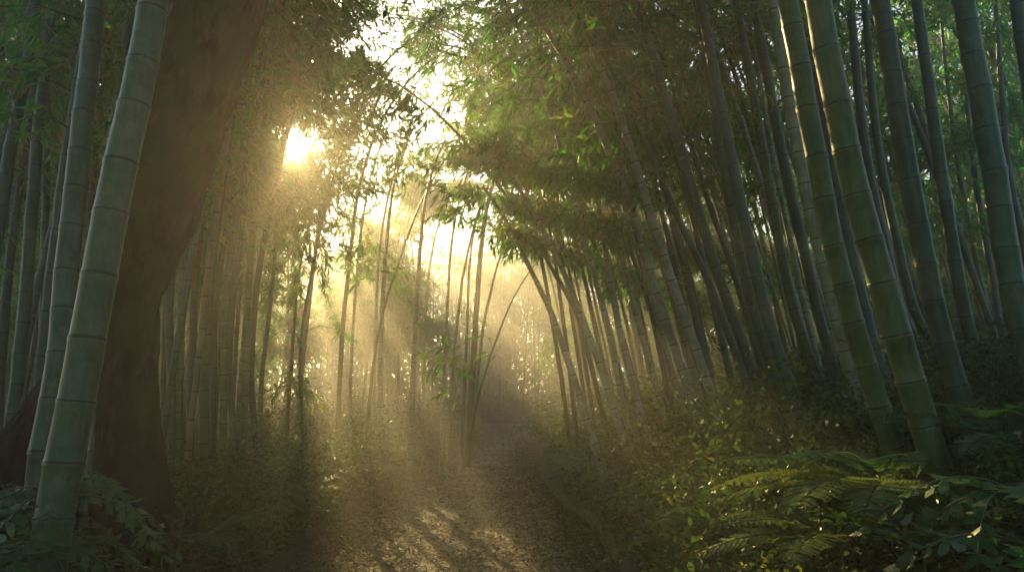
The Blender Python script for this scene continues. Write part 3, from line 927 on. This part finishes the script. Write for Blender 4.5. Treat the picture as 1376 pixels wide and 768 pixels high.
def frond_mesh(seed, Lf, pairs, pl, pw, rise, droop_, tb, comp=False):
    """one arching frond leaving the origin towards +x"""
    rng = np.random.default_rng(seed)
    t = np.linspace(0, 1, 26)
    side = rng.uniform(-.12, .12)
    C = np.stack([Lf * t, Lf * side * t * t, Lf * (rise * t - droop_ * t * t)], 1)
    v, q = tube(C, np.linspace(.0045, .001, 26), 4)
    P = []; D = []; L = []; UP = []
    tt = np.linspace(.2, .99, pairs)
    for a in tt:
        c = np.array([np.interp(a, t, C[:, i]) for i in range(3)])
        tg = norm(np.array([1, 2 * side * a, rise - 2 * droop_ * a]))
        sc_ = math.sin(math.pi * min(1, (a * .9 + .1)) ** .8) ** .7 if not comp else (1.0 - .35 * a)
        nrm = norm(np.cross(tg, [0, 1, 0])) * -1
        for sg in (-1, 1):
            d = norm(tg * .45 + np.array([0, sg, (-.45 if comp else -.15) + rng.normal(0, .2 if comp else .08)]))
            if comp or pairs < 16:
                P.append(c); D.append(d); L.append(pl * sc_ * rng.uniform(.85, 1.15)); UP.append(nrm + rng.normal(0, .35 if comp else .15, 3))
            else:                                    # each pinna carries small leaflets
                Lp = pl * sc_
                for b in np.linspace(.08, .95, 9):
                    for s2 in (-1, 1):
                        P.append(c + d * Lp * b); D.append(norm(d * .8 + tg * s2 * .7)); L.append(Lp * .26 * (1.1 - b * .75)); UP.append(nrm + rng.normal(0, .12, 3))
    P = np.array(P); D = np.array(D); L = np.array(L); UP = np.array(UP)
    W = L * (pw / pl) if (comp or pairs < 16) else L * .48
    lm = leaf_mesh('blade', P, D, L, W, tb + rng.normal(0, .08, len(P)), LEAF6, UP, .2)
    sm = raw_mesh('midrib', v, 4, q, True)
    lm.materials.append(M['fern_leaf']); sm.materials.append(M['twig'])
    return lm, sm


FR = {
    'fern': [frond_mesh(100 + k, .72, 20, .17, .03, .75, .62, .2 + .1 * k) for k in range(3)],
    'lit': [frond_mesh(110 + k, .8, 20, .18, .03, .45, .5, .8) for k in range(2)],  # yellower tint paints the sunlight into these fronds
    'broad': [frond_mesh(120 + k, .5, 9, .115, .05, .45, .85, .12 + .1 * k, True) for k in range(3)],
    'simple': [frond_mesh(130 + k, .6, 13, .15, .035, .75, .6, .3 + .1 * k) for k in range(3)],
}


def fern(x, y, kind, n, scale, label, group=None, azs=None, zoff=0.0, tilt=0.0, parts=True):
    root = empty('fern', (x, y, Ts(x, y) + zoff))
    tag(root, label, 'fern' if kind != 'broad' else 'plant', group)
    root.scale = (scale,) * 3
    if kind == 'broad': root.name = 'broadleaf_plant'
    for i in range(n):
        az = azs[i] if azs else (i + random.uniform(-.3, .3)) * 2 * math.pi / n
        lm, sm = FR[kind][i % len(FR[kind])]
        f = link('frond', lm, None, root)
        f.rotation_euler = (random.uniform(-.15, .15), -tilt + random.uniform(-.25, .3), az)
        s_ = random.uniform(.75, 1.1); f.scale = (s_, s_, s_)
        f.location = (0, 0, .03 * i / n)
        link('midrib', sm, None, f)
    if zoff > .05 or kind == 'broad':
        v, q = tube(np.array([[0, 0, -(zoff + .12) / scale], [.01, 0, -.1], [0, 0, .04]]), np.array([.012, .009, .006]), 6)
        me = raw_mesh('stem', v, 4, q, True)
        link('stem', me, M['twig'], root)
    return root


def pos(px, py, Y):
    a = at(px, py, Y)
    return a[0], a[1], a[2]


# the plants the photograph shows large
def fern_at(px, py, Y, kind, n, scale, label, azs=None, tilt=0.0):
    x, y, z = pos(px, py, Y)
    mv = False
    for _ in range(40):
        d, sd_ = path_dist([x], [y])
        if d[0] > halfw(y) + (.3 * scale if Y > 5 else 0): break
        x += .06 * sd_[0]; mv = True
    zo = max(z - Ts(x, y), 0)
    return fern(x, y, kind, n, scale, label, None, azs, min(zo, .2) if Y > 5 else zo, tilt)


fern_at(143, 668, 2.9, 'broad', 11, .95, 'dark broad leaved plant in front of the big tree trunk at the lower left')
fern_at(205, 735, 2.7, 'broad', 10, .9, 'drooping broad leaved plant low beside the foot of the thickest culm')
fern_at(20, 690, 2.9, 'broad', 9, .9, 'shaded broad leaved plant at the bottom left edge')
fern_at(25, 760, 2.4, 'broad', 8, .7, 'shaded plant in the bottom left corner')
fern_at(1195, 675, 3.1, 'lit', 5, .95, 'arching fern with yellow green fronds left of the thickest right hand culm', [2.9, 3.3, 3.75, 4.2, 2.3], 0)
fern_at(1190, 655, 3.3, 'fern', 5, .8, 'large dark frond fan spreading just above the yellow green fern', [3.0, 3.5, 2.5, 1.6, 4.4])
fern_at(1130, 735, 2.9, 'lit', 4, .8, 'low fern with sunlit tinted fronds at the bottom of the right bank', [2.9, 3.4, 3.9, 2.4])
fern_at(1370, 670, 2.5, 'broad', 10, 1.0, 'dark bluish broad leaved plant right of the thickest right hand culm')
fern_at(1385, 740, 2.3, 'broad', 9, .9, 'dark broad leaved plant in the bottom right corner')
fern_at(1300, 610, 3.6, 'fern', 8, .8, 'shadowed fern at the foot of the bluish culm')
fern_at(1240, 740, 2.7, 'simple', 7, .7, 'small fern with one yellowed leaf below the thick leaning culm')
fern_at(1350, 600, 3.2, 'fern', 8, .8, 'blue green fern on the dark slope at the right edge')
fern_at(560, 632, 11.5, 'simple', 9, 1.5, 'pale green fern at the left path edge, below the bright culms')
fern_at(530, 625, 12, 'simple', 9, 1.5, 'grey green fern left of the pale one below the bright culms')
fern_at(500, 630, 11, 'simple', 9, 1.4, 'fern where the left bank meets the glade')
fern_at(590, 615, 13, 'simple', 9, 1.5, 'fern closest to the dark clump at the path edge')
fern_at(610, 628, 14, 'simple', 9, 1.3, 'dim fern at the foot of the dark thick culm by the path')
fern_at(655, 600, 17, 'simple', 9, 1.6, 'dark fern just behind the thick culm at the path edge')
fern_at(740, 640, 10, 'simple', 9, 1.2, 'grey green fern at the foot of the leaning culms by the path')
fern_at(765, 628, 10.5, 'simple', 9, 1.3, 'fern below the tight clump by the path bend')
fern_at(775, 650, 8.5, 'simple', 9, 1.1, 'blue green fern hanging over the right path edge')
fern_at(720, 565, 27, 'simple', 9, 2.4, 'pale fern on the outside of the path bend')
fern_at(700, 556, 31, 'simple', 9, 2.6, 'hazy fern in the far opening behind the path bend')

for px, py, Y, kd, n_, sc_, lab in [
        (905, 655, 5.6, 'simple', 7, .8, 'green fern among the golden leaves at the left end of the right bank'),
        (985, 625, 5.3, 'simple', 7, .85, 'fern between the two brightest bushes of the right bank'),
        (1050, 640, 4.6, 'fern', 7, .7, 'fern with arching fronds in the middle of the right bank'),
        (860, 715, 5.2, 'simple', 7, .7, 'small fern at the grassy foot of the right bank'),
        (960, 715, 4.2, 'fern', 7, .65, 'dark fern low in the middle of the right bank'),
        (1120, 650, 3.9, 'lit', 5, .6, 'yellow green fern left of the second green culm'),
        (480, 655, 7.6, 'simple', 8, .9, 'bright fern at the end of the left bank over the path'),
        (505, 640, 9.0, 'simple', 8, 1.0, 'green fern just beyond the end of the left bank'),
        (445, 700, 6.0, 'simple', 8, .8, 'fern leaning over the left path edge in the foreground'),
        (350, 735, 4.4, 'fern', 7, .7, 'dark fern low on the left bank near the picture edge')]:
    fern_at(px, py, Y, kd, n_, sc_, lab)

# rows of shrubs on the banks
sp_s = [
    (430, 640, 7.2, 1, 1.1, 'bush with glossy highlights at the top of the left bank'),
    (385, 660, 6.2, 0, 1.1, 'dark bush on the left bank below the crooked stem'),
    (480, 655, 8.0, 2, 1.0, 'rounded bush with yellow green crown where the left bank ends'),
    (455, 690, 6.6, 2, .9, 'golden tipped bush overhanging the left path edge'),
    (330, 690, 5.2, 3, 1.0, 'dark glossy bush in the shade of the left bank'),
    (400, 725, 5.2, 0, .9, 'dark bush low on the left bank nearest the path'),
    (270, 720, 4.2, 3, .9, 'dark bush between the big trunk and the path'),
    (470, 610, 9.5, 1, 1.0, 'hazy bush behind the left bank under the light shafts'),
    (900, 630, 6.4, 2, 1.1, 'golden sunlit bush at the left end of the shrub mound on the right bank'),
    (960, 610, 6.0, 2, 1.2, 'brightest golden bush in the middle of the right bank'),
    (1010, 590, 6.0, 1, 1.1, 'sunlit bush under the bowed culms'),
    (850, 655, 7.0, 1, 1.0, 'half lit bush on the right bank over the grassy path edge'),
    (790, 680, 7.0, 0, .8, 'small glossy bush at the right path edge'),
    (830, 700, 5.8, 0, .9, 'dark bush on the right bank above the grass'),
    (930, 680, 4.9, 1, 1.0, 'wide bush with scattered gold leaves in the lower middle of the right bank'),
    (1010, 660, 4.6, 2, .9, 'bush with gold leaves left of the large frond fan'),
    (1080, 610, 4.8, 1, 1.0, 'leafy bush in front of the bright edged culm'),
    (1120, 590, 5.0, 2, .9, 'small lit bush beside the foot of the second green culm'),
    (900, 740, 4.2, 0, .9, 'dark bush at the bottom of the right bank close to the path'),
    (1000, 735, 3.7, 3, .8, 'glossy dark bush at the bottom of the right bank'),
    (1230, 560, 4.8, 1, .9, 'bush between the thickest right hand culm and the bluish culm'),
    (1330, 530, 5.2, 2, 1.0, 'gold flecked bush on the slope at the right edge'),
    (1270, 510, 6.2, 1, 1.0, 'dim bush on the upper slope behind the bluish culm'),
    (1090, 540, 7.0, 0, 1.0, 'dark bush at the feet of the rim lit culms'),
    (1160, 530, 6.6, 0, 1.0, 'dark bush behind the second green culm'),
    (1060, 730, 3.4, 2, .7, 'small bush with pale spotted leaves under the sunlit tinted fern'),
    (1180, 720, 3.3, 0, .7, 'small shadowed bush between the ferns at the lower right'),
]
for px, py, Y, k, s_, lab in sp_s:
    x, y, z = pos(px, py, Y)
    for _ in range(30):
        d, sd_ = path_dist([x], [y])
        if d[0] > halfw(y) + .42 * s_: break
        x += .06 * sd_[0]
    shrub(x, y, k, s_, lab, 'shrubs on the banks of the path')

rr = random.Random(3)
print('total', BAMBOO_N)
for (n, side, yr, er, lab, grp, sc_) in [
        (26, -1, (8, 20), (.15, 3.5), 'hazy low bush in the undergrowth of the glade left of the path', 'undergrowth of the left glade', 1.1),
        (26, 1, (8, 20), (.3, 4.5), 'dim low bush among the culm feet on the right side of the path', 'undergrowth of the right stand', 1.0),
        (22, 1, (20, 33), (.4, 5), 'pale distant bush on the right near the path bend', 'distant bushes right of the bend', 1.6),
        (22, -1, (20, 36), (.4, 6), 'pale distant bush on the left near the path bend', 'distant bushes left of the bend', 1.6),
        (14, 1, (37, 44), (.0, 8), 'misty bush in the opening behind the path bend', 'misty bushes behind the bend', 2.0)]:
    c = 0
    while c < n:
        y = rr.uniform(*yr); i = int(np.abs(PC[:130, 1] - y).argmin())
        e = rr.uniform(*er) + halfw(y)
        x = PC[i, 0] + side * e
        if yr[0] > 36: x = rr.uniform(-6, 6)
        d, _ = path_dist([x], [y])
        if d[0] < halfw(y) + .1: continue
        if abs(x) > .8 * y: continue
        shrub(x, y, rr.randrange(4), sc_ * rr.uniform(.8, 1.3), lab, grp); c += 1

# ------------------------------------------------------------------ the big tree at the left
def big_tree():
    rng = np.random.default_rng(9)

    def lump(n, sides, seed, amp=.13):
        th = np.linspace(0, 2 * math.pi, sides, endpoint=False)
        zz = np.arange(n)[:, None] * .16 * 10 / 26
        cx = np.cos(th)[None]; sx = np.sin(th)[None]
        w = 1 + amp * (fbm(cx * 2.2 + 5 + zz * 0, sx * 2.2 + 5 + zz * .5, seed) - .5) * 2
        a = th[None] / (2 * math.pi) * 26
        tr = np.minimum(a, 26 - a)                      # mirrored so that the ridges meet round the trunk
        rid = np.abs(fbm(tr * 1.0 + .6 * np.sin(zz * 1.3), zz * 1.1, seed + 3, 3) - .5) * 2
        w = w + .10 * (rid ** .6 - .5) + .035 * (fbm(tr * 2.5, zz * 6, seed + 9, 2) - .5)
        return w + .05 * np.sin(th * 5 + zz * 1.5)

    def lump_old(n, sides, seed, amp=.13):
        th = np.linspace(0, 2 * math.pi, sides, endpoint=False)
        zz = np.arange(n)[:, None] * .16
        w = 1 + amp * (fbm(np.cos(th)[None] * 2.2 + 5 + zz * 0, np.sin(th)[None] * 2.2 + 5 + zz * .5, seed) - .5) * 2
        w += .05 * np.sin(th * 5 + zz * 1.5) + .03 * np.sin(th * 11 + zz * 2)
        return w
    Y = 4.3
    pix = [(172, 700, 110), (174, 640, 84), (176, 560, 70), (176, 480, 66), (175, 400, 72), (196, 330, 92), (222, 250, 100), (243, 180, 104), (262, 110, 108), (290, 20, 108), (318, -80, 104), (345, -200, 96), (380, -330, 85)]
    P = catmull([at(x, y, Y - .12 * i / 3) for i, (x, y, w) in enumerate(pix)], 26)
    W = catmull([(w * Y / F / 2,) for x, y, w in pix], 26)[:, 0]
    base = P[0].copy(); base[2] = Ts(base[0], base[1]) - .05
    root = empty('tree', base)
    tag(root, 'massive dark leaning tree with mossy bark behind the thickest bamboo culm', 'tree')
    # extend into soil
    P = np.vstack([[P[0] + np.array([0, 0, -.6])], P]); W = np.concatenate([[W[0] * 1.35], W])
    v, q = tube(P - base, W, 120, wob=lump(len(P), 120, 3))
    link('trunk', raw_mesh('trunk', v, 4, q, True), M['bark'], root)
    # mossy root limb running down left
    pl = [(172, 330, 60), (140, 420, 62), (100, 500, 62), (55, 570, 75), (10, 640, 100), (-60, 700, 120)]
    P2 = catmull([at(x, y, Y + .05 + .1 * i) for i, (x, y, w) in enumerate(pl)], 26)
    W2 = catmull([(w * Y / F / 2,) for x, y, w in pl], 26)[:, 0]
    v, q = tube(P2 - base, W2, 90, wob=lump(len(P2), 90, 8, .2))
    link('root', raw_mesh('root', v, 4, q, True), M['bark'], root)
    # limbs above the frame and crown
    top = P[-1]
    tips = []
    for k in range(7):
        a = rng.uniform(-2.6, .9); ln = rng.uniform(2.2, 4.2)
        st = P[int(len(P) * rng.uniform(.86, .99))]
        e = st + np.array([math.cos(a) * ln * .8, math.sin(a) * ln * .5, ln * rng.uniform(.4, .9)])
        mid = (st + e) / 2 + rng.normal(0, .25, 3)
        C = catmull([st, mid, e], 6)
        v, q = tube(C - base, np.linspace(.14, .03, len(C)), 10)
        link('limb', raw_mesh('limb', v, 4, q, True), M['bark'], root)
        tips += [mid, e, (mid + e) / 2]
    tips = np.array(tips)
    n = 9000
    j = rng.integers(0, len(tips), n)
    Pn = tips[j] + rng.normal(0, .6, (n, 3))
    Pn = Pn[keep_leaf(Pn, rng) & (Pn[:, 2] > 4.6)]; n = len(Pn)
    L = rng.uniform(.07, .13, n)
    link('crown', leaf_mesh('crown', Pn - base, rng.normal(0, 1, (n, 3)) + [0, 0, -.4], L, L * .5, rng.random(n) * .5, LEAF6), M['shrub_leaf'], root)


big_tree()

# ------------------------------------------------------------------ haze, sky, sun
HAZE_DENSITY = .0122
HAZE_G = .66
me = bpy.data.meshes.new('haze')
x0, x1, y0, y1, z0, z1 = -112, 112, -18, 118, -2.2, 14.6
V = [(x, y, z) for x in (x0, x1) for y in (y0, y1) for z in (z0, z1)]
me.from_pydata(V, [], [(0, 1, 3, 2), (4, 6, 7, 5), (0, 4, 5, 1), (2, 3, 7, 6), (0, 2, 6, 4), (1, 5, 7, 3)])
m, nt, out = newmat('haze_air')
pv = N(nt, 'ShaderNodeVolumePrincipled')
pv.inputs['Color'].default_value = (1, .955, .84, 1)
pv.inputs['Density'].default_value = HAZE_DENSITY
pv.inputs['Anisotropy'].default_value = HAZE_G
nt.links.new(pv.outputs[0], out.inputs['Volume'])
hz = link('haze', me, m)
tag(hz, 'warm morning haze filling the air between the culms', 'haze', None, 'stuff')

w = bpy.data.worlds.new('World'); sc.world = w; w.use_nodes = True
nt = w.node_tree; nt.nodes.clear()
sky = nt.nodes.new('ShaderNodeTexSky'); sky.sky_type = 'NISHITA'; sky.sun_disc = False
sky.sun_elevation = SUN_EL; sky.sun_rotation = SUN_AZ
sky.air_density = 1.0; sky.dust_density = 1.0; sky.ozone_density = 1.0
bg = nt.nodes.new('ShaderNodeBackground'); bg.inputs['Strength'].default_value = .13
o_ = nt.nodes.new('ShaderNodeOutputWorld')
nt.links.new(sky.outputs[0], bg.inputs[0])
# the disc of the sun itself, at infinity in the sky
tcw = N(nt, 'ShaderNodeTexCoord')
dt = N(nt, 'ShaderNodeVectorMath', operation='DOT_PRODUCT'); dt.inputs[1].default_value = tuple(SUNV)
nt.links.new(tcw.outputs['Generated'], dt.inputs[0])
mr = N(nt, 'ShaderNodeMapRange'); mr.interpolation_type = 'SMOOTHSTEP'
mr.inputs[1].default_value = math.cos(R(1.6)); mr.inputs[2].default_value = math.cos(R(.8)); mr.inputs[3].default_value = 0; mr.inputs[4].default_value = 30
nt.links.new(dt.outputs['Value'], mr.inputs[0])
bs = N(nt, 'ShaderNodeBackground'); bs.inputs['Color'].default_value = (1, .8, .5, 1)
nt.links.new(mr.outputs[0], bs.inputs['Strength'])
adw = N(nt, 'ShaderNodeAddShader'); nt.links.new(bg.outputs[0], adw.inputs[0]); nt.links.new(bs.outputs[0], adw.inputs[1])
nt.links.new(adw.outputs[0], o_.inputs[0])

sd = bpy.data.lights.new('sunlight', 'SUN'); sd.energy = 5.0; sd.angle = R(.5); sd.color = (1.0, .72, .31)
so = bpy.data.objects.new('sunlight', sd); COL.objects.link(so)
so.rotation_euler = Vector(SUNV).to_track_quat('Z', 'Y').to_euler()

# ------------------------------------------------------------------ render settings
sc.view_settings.view_transform = 'Standard'
sc.view_settings.look = 'None'
sc.view_settings.gamma = 1
sc.view_settings.use_curve_mapping = False
sc.view_settings.exposure = 1.32
sc.render.engine = 'CYCLES'
cy = sc.cycles
cy.max_bounces = 6; cy.diffuse_bounces = 3; cy.glossy_bounces = 2; cy.transmission_bounces = 4; cy.volume_bounces = 0
cy.transparent_max_bounces = 4
cy.sample_clamp_indirect = 6
cy.use_denoising = True
cy.use_adaptive_sampling = True
cy.adaptive_threshold = .02
